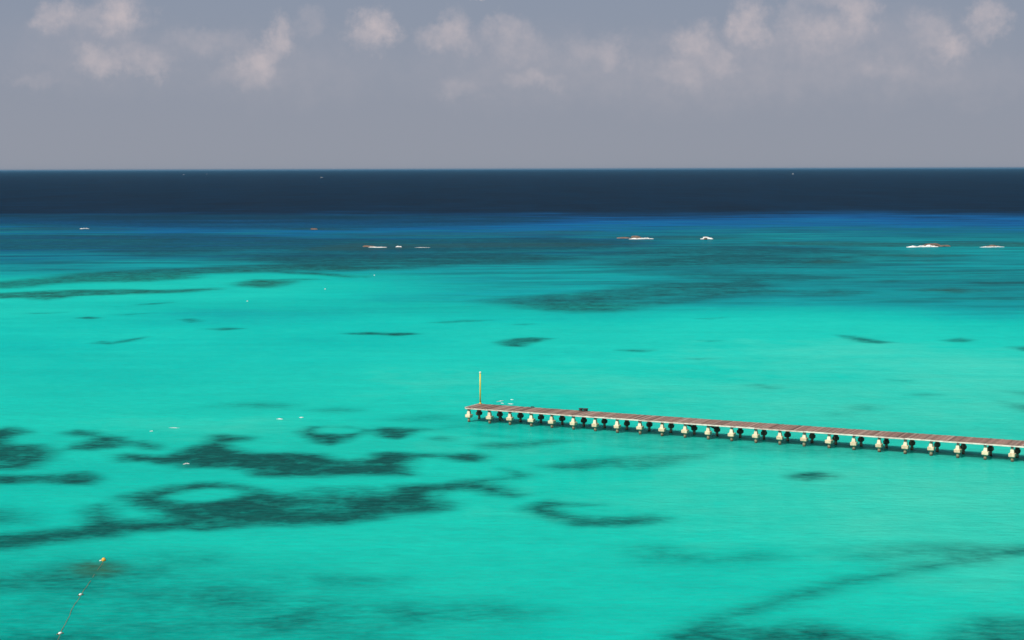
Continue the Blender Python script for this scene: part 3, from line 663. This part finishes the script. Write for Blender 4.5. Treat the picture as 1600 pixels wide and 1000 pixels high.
    hgt = n.math('ADD', n.math('ADD', n.math('MULTIPLY', swell, 0.50), n.math('ADD', n.math('MULTIPLY', chop, 0.36), n.math('MULTIPLY', crest, 0.16))), n.math('MULTIPLY', rip, 0.09))
    b1 = n.node('ShaderNodeBump')
    b1.inputs['Strength'].default_value = 0.4
    b1.inputs['Distance'].default_value = 1.0
    n.put(b1.inputs['Height'], hgt)
    b2 = n.node('ShaderNodeBump')
    b2.inputs['Strength'].default_value = 0.9
    b2.inputs['Distance'].default_value = 1.0
    n.put(b2.inputs['Height'], hgt)
    dif = n.node('ShaderNodeBsdfDiffuse')
    n.put(dif.inputs['Color'], col)
    n.l.new(b2.outputs[0], dif.inputs['Normal'])
    gl = n.node('ShaderNodeBsdfGlossy')
    gl.inputs['Roughness'].default_value = 0.10
    gl.inputs['Color'].default_value = (1, 1, 1, 1)
    n.l.new(b1.outputs[0], gl.inputs['Normal'])
    fr = n.node('ShaderNodeFresnel')
    fr.inputs['IOR'].default_value = 1.33
    n.l.new(b1.outputs[0], fr.inputs['Normal'])
    mx = n.node('ShaderNodeMixShader')
    n.put(mx.inputs[0], n.math('MULTIPLY', n.math('MINIMUM', fr.outputs[0], 0.30), 0.19))
    # part of the light spreads sideways inside the water before it comes back out
    sss = n.node('ShaderNodeSubsurfaceScattering', falloff='BURLEY')
    n.put(sss.inputs['Color'], col)
    sss.inputs['Scale'].default_value = 1.0
    sss.inputs['Radius'].default_value = (2.0, 4.0, 4.0)
    n.l.new(b2.outputs[0], sss.inputs['Normal'])
    bodysh = n.node('ShaderNodeMixShader')
    bodysh.inputs[0].default_value = 0.75
    n.l.new(dif.outputs[0], bodysh.inputs[1])
    n.l.new(sss.outputs[0], bodysh.inputs[2])
    n.l.new(bodysh.outputs[0], mx.inputs[1])
    n.l.new(gl.outputs[0], mx.inputs[2])
    n.l.new(mx.outputs[0], out.inputs['Surface'])
    return m


sea = build_sea()

# ------------------------------------------------------------------ the pier
PX, PY, TH, SP, PW = -5.814, 231.249, 0.475, 3.121, 2.988     # end pile, heading, bent spacing, row spacing
N_BENT = 44
DECK_Z = 2.03
Y0, Y1 = -0.42, 3.42                                            # deck edges across
X0 = -0.36
XEND = SP * (N_BENT - 1) + 1.2
pier = empty('pier', (PX, PY, 0), -TH)
tag(pier, 'long narrow plank pier on cream concrete piles reaching out from the right', 'pier')

# piles
shaft_me = to_mesh('pile', lathe_bm([(0.185, -1.2), (0.182, 0.0), (0.178, 0.60), (0.17, 0.70)], 14), M['pile'], False)
block_me = to_mesh('pile_block', rect_loft_bm([(0.27, 0.28, 0.58, 0.03), (0.37, 0.385, 0.68, 0.04), (0.38, 0.395, 1.00, 0.04), (0.365, 0.38, 1.03, 0.04)]), M['block'])
shaded_block_me = block_me.copy()
shaded_block_me.materials[0] = M['shaded']
ped_me = to_mesh('pedestal', rect_loft_bm([(0.235, 0.25, 1.02, 0.03), (0.20, 0.215, 1.36, 0.03), (0.13, 0.145, 1.64, 0.03)]), M['cream'])
shaded_ped_me = ped_me.copy()
shaded_ped_me.materials[0] = M['shaded']
for i in range(N_BENT):
    for row in (0, 1):
        jx, jy = random.uniform(-0.05, 0.05), random.uniform(-0.05, 0.05)
        pl = mesh_obj('pile', shaft_me, pier, (i * SP + jx, row * PW + jy, 0), random.uniform(-0.06, 0.06))
        pl.rotation_euler = (random.uniform(-0.025, 0.025), random.uniform(-0.03, 0.03), pl.rotation_euler[2])
        bl = mesh_obj('pile_block', shaded_block_me if row else block_me, pl, (0, 0, random.uniform(-0.06, 0.05)), random.uniform(-0.1, 0.1))
        sc = random.uniform(0.94, 1.06) * (0.86 if row else 1.0)
        bl.scale = (sc, sc, 1)
        mesh_obj('pedestal', shaded_ped_me if row else ped_me, pl, (0, 0, random.uniform(-0.02, 0.0)), random.uniform(-0.08, 0.08))
# cap beams and stringers
cap_me = to_mesh('cap_beam', box_bm(-0.12, 0.12, -0.34, PW + 0.34, 1.63, 1.83, 0.015), M['beam'])
for i in range(N_BENT):
    mesh_obj('cap_beam', cap_me, pier, (i * SP, 0, 0))
for yy in (0.25, PW / 2, PW - 0.25):
    b = box_bm(X0 + 0.15, XEND - 0.1, yy - 0.07, yy + 0.07, 1.832, 1.955)
    mesh_obj('stringer', to_mesh('stringer', b, M['beam']), pier)
# edge boards, one length per bay, both sides and across the end
for side in (0, 1):
    for i in range(N_BENT - 1):
        xa, xb = i * SP + 0.012, (i + 1) * SP - 0.012
        if i == 0:
            xa = X0 + 0.02
        if i == N_BENT - 2:
            xb = XEND - 0.1
        yy = Y0 - 0.035 if side == 0 else Y1 - 0.045
        dzj = random.uniform(-0.018, 0.012)
        b = box_bm(xa, xb, yy, yy + 0.08, 1.80 + dzj, 1.965 + dzj, 0.008)
        mesh_obj('edge_board', to_mesh('edge_board', b, M['edge']), pier)
b = box_bm(X0 - 0.09, X0 - 0.01, Y0 + 0.05, Y1 - 0.05, 1.83, 2.045, 0.01)
mesh_obj('end_board', to_mesh('end_board', b, M['edge']), pier)
# deck planks
PITCH_P = 0.270
n_plank = int((XEND - X0) / PITCH_P)
plank_mes = []
for v in range(6):
    bm = box_bm(-PITCH_P / 2 + 0.014, PITCH_P / 2 - 0.014, Y0 - 0.01 - 0.02 * (v % 3), Y1 + 0.015 * ((v * 2) % 3), -0.055, 0.0, 0.006)
    plank_mes.append(to_mesh('plank', bm, M['plank']))
rest = bmesh.new()
for i in range(n_plank):
    x = X0 + PITCH_P * (i + 0.5)
    z = DECK_Z + random.uniform(-0.014, 0.012)
    tilt = random.uniform(-0.006, 0.006)
    if i < 290:
        p = mesh_obj('plank', plank_mes[random.randrange(6)], pier, (x, 0, z))
        p.rotation_euler = (random.uniform(-0.002, 0.002), random.uniform(-0.04, 0.04), tilt)
    else:
        box_bm(x - PITCH_P / 2 + 0.008, x + PITCH_P / 2 - 0.008, Y0 - 0.02, Y1 + 0.01, z - 0.055, z, bm=rest)
o = mesh_obj('plank_run', to_mesh('plank_run', rest, M['plank']), pier)
tag(o, kind='stuff')
# dark raking braces at a few bents
for i in (10, 11):
    b = beam_bm((i * SP + 0.15, 0.10, 1.74), (i * SP + 0.02, PW - 0.25, 0.95), 0.13, 0.24)
    mesh_obj('brace', to_mesh('brace', b, M['beam']), pier)
    b = beam_bm((i * SP + 0.2, 0.3, 1.72), (i * SP + 1.1, 0.9, 1.70), 0.12, 0.20)
    mesh_obj('brace', to_mesh('brace', b, M['beam']), pier)
b = beam_bm((1 * SP + 0.1, PW - 0.1, 0.75), (1 * SP + 0.75, PW - 0.5, 0.05), 0.09, 0.12)
mesh_obj('brace', to_mesh('brace', b, M['beam']), pier)


def on_pier(x, y, z=0.0):
    c, s = math.cos(-TH), math.sin(-TH)
    return (PX + c * x - s * y, PY + s * x + c * y, z)


# ------------------------------------------------------------------ things on the pier
pole = empty('pole', on_pier(-0.02, 3.22, DECK_Z + 0.008), -TH)
tag(pole, 'tall slim yellow pole standing on the seaward corner of the pier', 'pole')
mesh_obj('shaft', to_mesh('shaft', lathe_bm([(0.10, 0.10), (0.097, 2.1), (0.092, 4.22)], 14), M['yellow'], True), pole)
mesh_obj('cap', to_mesh('cap', lathe_bm([(0.112, 4.22), (0.13, 4.26), (0.13, 4.38), (0.06, 4.45)], 14), M['palecap']), pole)
bp_ = mesh_obj('base', to_mesh('base', box_bm(-0.21, 0.21, -0.19, 0.19, 0.0, 0.05, 0.008), M['rust']), pole)
mesh_obj('collar', to_mesh('collar', lathe_bm([(0.15, 0.05), (0.15, 0.12), (0.10, 0.20)], 14), M['yellow']), bp_)

for x, r, hh, lab in ((15.18, 0.31, 0.38, 'smaller of two squat black bollards side by side on the pier edge'),
                      (15.84, 0.40, 0.38, 'wider of two squat black bollards side by side on the pier edge')):
    t = empty('mooring_bollard', on_pier(x, 3.10, DECK_Z + 0.008), -TH)
    tag(t, lab, 'bollard', 'black bollards on the pier')
    mesh_obj('post', to_mesh('post', lathe_bm([(r * 0.95, 0.0), (r * 0.8, 0.05), (r * 0.74, hh * 0.55), (r * 0.98, hh * 0.72)], 16), M['black']), t)
    mesh_obj('head', to_mesh('head', lathe_bm([(r * 0.98, hh * 0.72), (r, hh * 0.82), (r * 0.9, hh * 0.95), (r * 0.5, hh)], 16), M['black']), t)
t = empty('mooring_cleat', on_pier(8.0, 3.10, DECK_Z + 0.008), -TH)
tag(t, 'small dark cleat on the pier edge between the yellow pole and the bollards', 'cleat')
b = beam_bm((-0.26, 0, 0.14), (0.26, 0, 0.14), 0.07, 0.07)
mesh_obj('horn', to_mesh('horn', b, M['black']), t)
for sx in (-0.1, 0.1):
    mesh_obj('leg', to_mesh('leg', box_bm(sx - 0.04, sx + 0.04, -0.05, 0.05, 0, 0.105), M['black']), t)

# ------------------------------------------------------------------ buoy line, lower left
LINE = [(-35.70, 148.45), (-35.51, 146.37), (-35.36, 144.24), (-35.15, 141.93), (-34.93, 139.59), (-34.79, 137.75), (-34.66, 136.17), (-34.42, 133.60), (-34.22, 131.62), (-33.93, 129.69), (-33.62, 127.27), (-33.28, 124.58), (-32.84, 121.66), (-32.06, 116.51), (-30.85, 108.59)]


def tube_mesh(name, pts, r, mat, seg=8):
    b = bmesh.new()
    rings = []
    n_ = len(pts)
    for i, p in enumerate(pts):
        d = (Vector(pts[min(i + 1, n_ - 1)]) - Vector(pts[max(i - 1, 0)])).normalized()
        s = d.cross(Vector((0, 0, 1))).normalized()
        u = s.cross(d)
        rings.append([b.verts.new(Vector(p) + s * r * math.cos(2 * math.pi * k_ / seg) + u * r * math.sin(2 * math.pi * k_ / seg)) for k_ in range(seg)])
    for a, c in zip(rings, rings[1:]):
        for k_ in range(seg):
            b.faces.new((a[k_], a[(k_ + 1) % seg], c[(k_ + 1) % seg], c[k_]))
    b.faces.new(rings[0][::-1])
    b.faces.new(rings[-1])
    return to_mesh(name, b, mat, True)


pts = []
for i in range(len(LINE) - 1):
    for s_ in range(5):
        t_ = s_ / 5
        x = LINE[i][0] * (1 - t_) + LINE[i + 1][0] * t_
        y = LINE[i][1] * (1 - t_) + LINE[i + 1][1] * t_
        kk = len(pts)
        z = 0.012 + 0.02 * math.sin(kk * 1.1) + (-0.035 if 6 < kk < 17 else 0.0)
        pts.append((x + 0.02 * math.sin(kk * 0.45), y, z))
pts.append((*LINE[-1], 0.0))
rope = mesh_obj('rope', tube_mesh('rope', pts, 0.022, M['rope']))
tag(rope, 'thin brown rope floating between the orange buoy and the white floats', 'rope')


def sphere_profile(rx, rz, zc, n_=9):
    return [(max(rx * math.sin(math.pi * i / n_), 0.004), zc - rz * math.cos(math.pi * i / n_)) for i in range(n_ + 1)]


bu = empty('buoy', (*LINE[0], 0.0))
tag(bu, 'round orange-yellow buoy at the seaward end of the rope', 'buoy')
mesh_obj('body', to_mesh('body', lathe_bm(sphere_profile(0.185, 0.20, 0.09), 16), M['orange'], True), bu)
mesh_obj('band', to_mesh('band', lathe_bm([(0.187, 0.065), (0.192, 0.08), (0.192, 0.10), (0.187, 0.115)], 16), M['orange'], True), bu)
nk = mesh_obj('rope_eye', tube_mesh('rope_eye', [(-0.14, -0.05, 0.08), (-0.24, -0.08, 0.06), (-0.34, -0.12, 0.03)], 0.05, M['float']), bu)
for (fx, fy), lab in ((LINE[6], 'small white float midway along the rope, nearer the orange buoy'), (LINE[11], 'small white float at the lower left, nearest the photo edge')):
    fl = empty('float', (fx, fy, 0.0))
    tag(fl, lab, 'float', 'white floats on the rope')
    fl.rotation_euler = (0, 0, random.uniform(0.6, 1.2))
    prof = sphere_profile(0.105, 0.17, 0.0, 9)
    bmf = lathe_bm(prof, 14)
    bmesh.ops.rotate(bmf, verts=bmf.verts, cent=(0, 0, 0), matrix=Matrix.Rotation(math.pi / 2, 3, 'Y'))
    bmesh.ops.translate(bmf, verts=bmf.verts, vec=(0, 0, 0.07))
    mesh_obj('body', to_mesh('body', bmf, M['float'], True), fl)
    for sx in (-1, 1):
        mesh_obj('collar', tube_mesh('collar', [(sx * 0.18, 0, 0.06), (sx * 0.23, 0, 0.04), (sx * 0.28, 0, 0.02)], 0.045, M['rope']), fl)


# ------------------------------------------------------------------ foam, breakers, reef rocks
def foam_mesh(name, L, W, H, seed, jag=0.6, nx=26, ny=7):
    r_ = random.Random(seed)
    ph = [r_.uniform(0, 6.28) for _ in range(6)]
    bm = bmesh.new()
    top = []
    for i in range(nx + 1):
        u = i / nx
        env = math.sin(math.pi * min(max(u, 0.015), 0.985)) ** 0.55
        lum = 0.55 + 0.25 * math.sin(u * 9 + ph[0]) + 0.2 * math.sin(u * 23 + ph[1]) + r_.uniform(-0.25, 0.25)
        hh = H * env * max(0.12, (1 - jag) + jag * lum)
        wc = W * env * (0.75 + 0.25 * math.sin(u * 7 + ph[2]) + r_.uniform(-0.12, 0.12))
        cy = 0.35 * W * math.sin(u * 4 + ph[3])
        row = []
        for j in range(ny + 1):
            v = j / ny
            a = math.pi * v
            yy = cy - wc / 2 * math.cos(a)
            zz = hh * math.sin(a) ** 0.7 * (1 + (r_.uniform(-0.3, 0.3) if 0 < j < ny else 0)) - (0.05 if j in (0, ny) else 0)
            row.append(bm.verts.new(((u - 0.5) * L, yy, zz)))
        top.append(row)
    for a, c in zip(top, top[1:]):
        for j in range(ny):
            bm.faces.new((a[j], a[j + 1], c[j + 1], c[j]))
        bm.faces.new((a[ny], a[0], c[0], c[ny]))
    bm.faces.new(top[0][::-1])
    bm.faces.new(top[-1])
    return to_mesh(name, bm, M['foam'], False)


def rock_mesh(name, sx, sy, sz, seed):
    r_ = random.Random(seed)
    bm = bmesh.new()
    bmesh.ops.create_icosphere(bm, subdivisions=3, radius=1.0)
    ph = [Vector((r_.uniform(-3, 3), r_.uniform(-3, 3), r_.uniform(-3, 3))) for _ in range(5)]
    for v in bm.verts:
        p = v.co.copy()
        kf = 1 + 0.22 * math.sin(p.dot(ph[0]) * 1.3) + 0.16 * math.sin(p.dot(ph[1]) * 2.1) + 0.10 * math.sin(p.dot(ph[2]) * 4) + r_.uniform(-0.05, 0.05)
        v.co = Vector((p.x * sx, p.y * sy, p.z * sz)) * kf
    return to_mesh(name, bm, M['rock'], False)


BREAK = [  # position, length, width, height, label
    ((62.77, 837.91), 12.0, 3.0, 0.76, 'long white breaker on the reef left of the small peaked one'),
    ((94.20, 835.96), 6.2, 3.0, 1.19, 'short peaked white breaker on the far reef, right of centre'),
    ((177.07, 745.40), 14.5, 4.0, 0.90, 'bright white breaker in front of the largest brown reef rocks on the right'),
    ((206.38, 742.55), 11.0, 2.5, 0.43, 'thin pale breaker on the reef at the right edge'),
    ((-58.68, 755.39), 8.5, 2.4, 0.36, 'low white breaker on the dark reef left of centre'),
    ((-49.62, 757.99), 2.8, 1.8, 0.52, 'small bright breaker just right of the low one on the dark reef'),
    ((-38.94, 752.45), 7.0, 1.2, 0.12, 'faint thin foam line on the dark reef left of centre'),
    ((-248.14, 1004.33), 5.2, 2.0, 0.50, 'small white breaker on the far reef at the left'),
]
for i, (p, L, W, H, lab) in enumerate(BREAK):
    o = mesh_obj('breaking_wave', foam_mesh('breaking_wave', L, W, H, 100 + i), None, (*p, 0.0), random.uniform(-0.05, 0.05))
    tag(o, lab, 'breaker', 'waves breaking on the reef')
ROCKS = [
    ((61.28, 847.32), 3.0, 1.3, 1.0, 'brown reef rock awash behind the long breaker'),
    ((55.24, 846.13), 3.2, 1.2, 0.5, 'low brown reef rock at the left end of the long breaker'),
    ((92.99, 830.71), 1.0, 0.8, 0.75, 'small brown rock at the foot of the peaked breaker'),
    ((184.06, 753.70), 2.2, 1.6, 1.25, 'orange-brown reef rock rising behind the bright right breaker'),
    ((181.31, 753.85), 2.4, 1.4, 0.85, 'low brown rock beside the orange-brown one on the right reef'),
    ((188.68, 750.94), 2.6, 1.2, 0.5, 'flat brown rock to the right of the bright breaker'),
    ((208.44, 747.97), 3.4, 1.5, 0.7, 'flat brown reef rock behind the thin breaker at the right edge'),
    ((-112.64, 982.92), 1.9, 1.2, 0.6, 'lone small brown rock on the far reef, left of centre'),
    ((-62.41, 759.96), 2.6, 1.4, 0.6, 'dark rock at the left end of the low breaker'),
]
for i, (p, sx, sy, sz, lab) in enumerate(ROCKS):
    o = mesh_obj('reef_rock', rock_mesh('reef_rock', sx, sy, sz, 300 + i), None, (*p, 0.0), random.uniform(-0.1, 0.1))
    tag(o, lab, 'rock', 'rocks on the reef')
CAPS = [
    ((-1.77, 251.89), 1.9, 0.24, 0.09, 1.0, 'long white foam streak just beyond the pier, right of the yellow pole'),
    ((-0.03, 253.62), 0.45, 0.35, 0.09, 0.1, 'small foam fleck beyond the pier, farthest from the yellow pole'),
    ((-1.43, 249.65), 0.45, 0.35, 0.08, 0.1, 'small foam fleck against the far pier edge, nearer the yellow pole'),
    ((-0.26, 248.94), 0.8, 0.35, 0.08, -0.1, 'short foam streak against the far pier edge, farther from the yellow pole'),
    ((-31.79, 234.16), 0.95, 0.4, 0.10, 0.1, 'white foam fleck left of the pier, the left one of a close pair'),
    ((-29.00, 235.63), 0.65, 0.35, 0.12, 0.0, 'white foam fleck left of the pier, the right one of a close pair'),
    ((-47.11, 223.42), 0.45, 0.35, 0.11, 0.3, 'tiny foam fleck above the dark seagrass at the left'),
    ((-44.73, 226.46), 1.5, 0.25, 0.05, 0.0, 'thin faint foam line at the left, above the big seagrass bed'),
    ((-37.83, 198.24), 0.75, 0.4, 0.12, 0.2, 'bright foam fleck over the big dark seagrass bed'),
]
for i, (p, L, W, H, rz, lab) in enumerate(CAPS):
    o = mesh_obj('foam_streak', foam_mesh('foam_streak', L, W, H, 200 + i, nx=12, ny=5), None, (*p, 0.0), rz)
    tag(o, lab, 'foam', 'foam flecks on the lagoon')
for i, (p, lab) in enumerate((((-44.18, 554.39), 'tiny white mooring buoy in the lagoon, farthest out of three'), ((-53.19, 490.97), 'tiny white mooring buoy in the lagoon, middle one of three'), ((-68.51, 446.14), 'tiny white mooring buoy in the lagoon, nearest and leftmost of three'))):
    t = empty('mooring_buoy', (*p, 0))
    tag(t, lab, 'buoy', 'white mooring buoys in the lagoon')
    mesh_obj('body', to_mesh('body', lathe_bm(sphere_profile(0.16, 0.17, 0.07), 14), M['float'], True), t)
    mesh_obj('ring', to_mesh('ring', lathe_bm([(0.03, 0.23), (0.04, 0.26), (0.04, 0.29), (0.02, 0.31)], 10), M['deckgrey']), t)


# ------------------------------------------------------------------ far boats
def boat(loc, rz, L, label):
    t = empty('motorboat', loc, rz)
    tag(t, label, 'boat', 'white boats near the horizon')
    bm = bmesh.new()
    B = L * 0.16
    secs = []
    for u in (0, 0.2, 0.45, 0.7, 0.88, 1.0):
        wd = B * (1 - max(0, (u - 0.35) / 0.65) ** 2.2) + 0.02
        zt = L * 0.11 * (1 + 0.5 * u * u)
        x = (u - 0.5) * L
        secs.append([bm.verts.new(q) for q in ((x, -wd, zt), (x, -wd * 0.85, 0.0), (x - 0.04 * L * u, 0, -0.3), (x, wd * 0.85, 0.0), (x, wd, zt))])
    for a, c in zip(secs, secs[1:]):
        for j in range(4):
            bm.faces.new((a[j], a[j + 1], c[j + 1], c[j]))
        bm.faces.new((a[4], a[0], c[0], c[4]))
    bm.faces.new(secs[0])
    bm.faces.new(secs[-1][::-1])
    mesh_obj('hull', to_mesh('hull', bm, M['boat']), t)
    zc = L * 0.115
    bm = rect_loft_bm([(L * 0.2, B * 0.75, zc, 0.1), (L * 0.17, B * 0.68, zc + L * 0.13, 0.1)])
    cb = mesh_obj('cabin', to_mesh('cabin', bm, M['boat']), t)
    mesh_obj('windscreen', to_mesh('windscreen', box_bm(-L * 0.15, L * 0.205, -B * 0.76, B * 0.76, zc + L * 0.06, zc + L * 0.10), M['glass']), cb)
    mesh_obj('roof', to_mesh('roof', box_bm(-L * 0.2, L * 0.16, -B * 0.74, B * 0.74, zc + L * 0.13, zc + L * 0.145), M['boat']), cb)
    return t


boat((*(-774.80, 7080.81), 0), 0.5, 11.0, 'small white boat out at sea, nearest to the horizon\'s middle and brightest')
boat((*(1648.93, 10164.01), 0), 2.4, 12.0, 'tiny white boat near the horizon at the right')
boat((*(-2208.72, 11679.13), 0), 0.3, 12.0, 'tiny white boat near the horizon, leftmost of the far boats')
boat((*(-2255.81, 12829.80), 0), -0.6, 10.0, 'very faint tiny boat near the horizon, just right of the leftmost one')


# ------------------------------------------------------------------ sea haze
hm, hn, hout = new_mat('sea_haze')
vol = hn.node('ShaderNodeVolumePrincipled')
vol.inputs['Color'].default_value = (0.12, 0.33, 0.54, 1)
vol.inputs['Density'].default_value = 2.4e-5
vol.inputs['Anisotropy'].default_value = 0.0
hn.l.new(vol.outputs[0], hout.inputs['Volume'])
haze = mesh_obj('haze', to_mesh('haze', box_bm(-360000, 360000, -400, 72000, -2.4, 40.0), hm))
tag(haze, 'thin pale sea haze veiling the far ocean toward the horizon', kind='stuff')
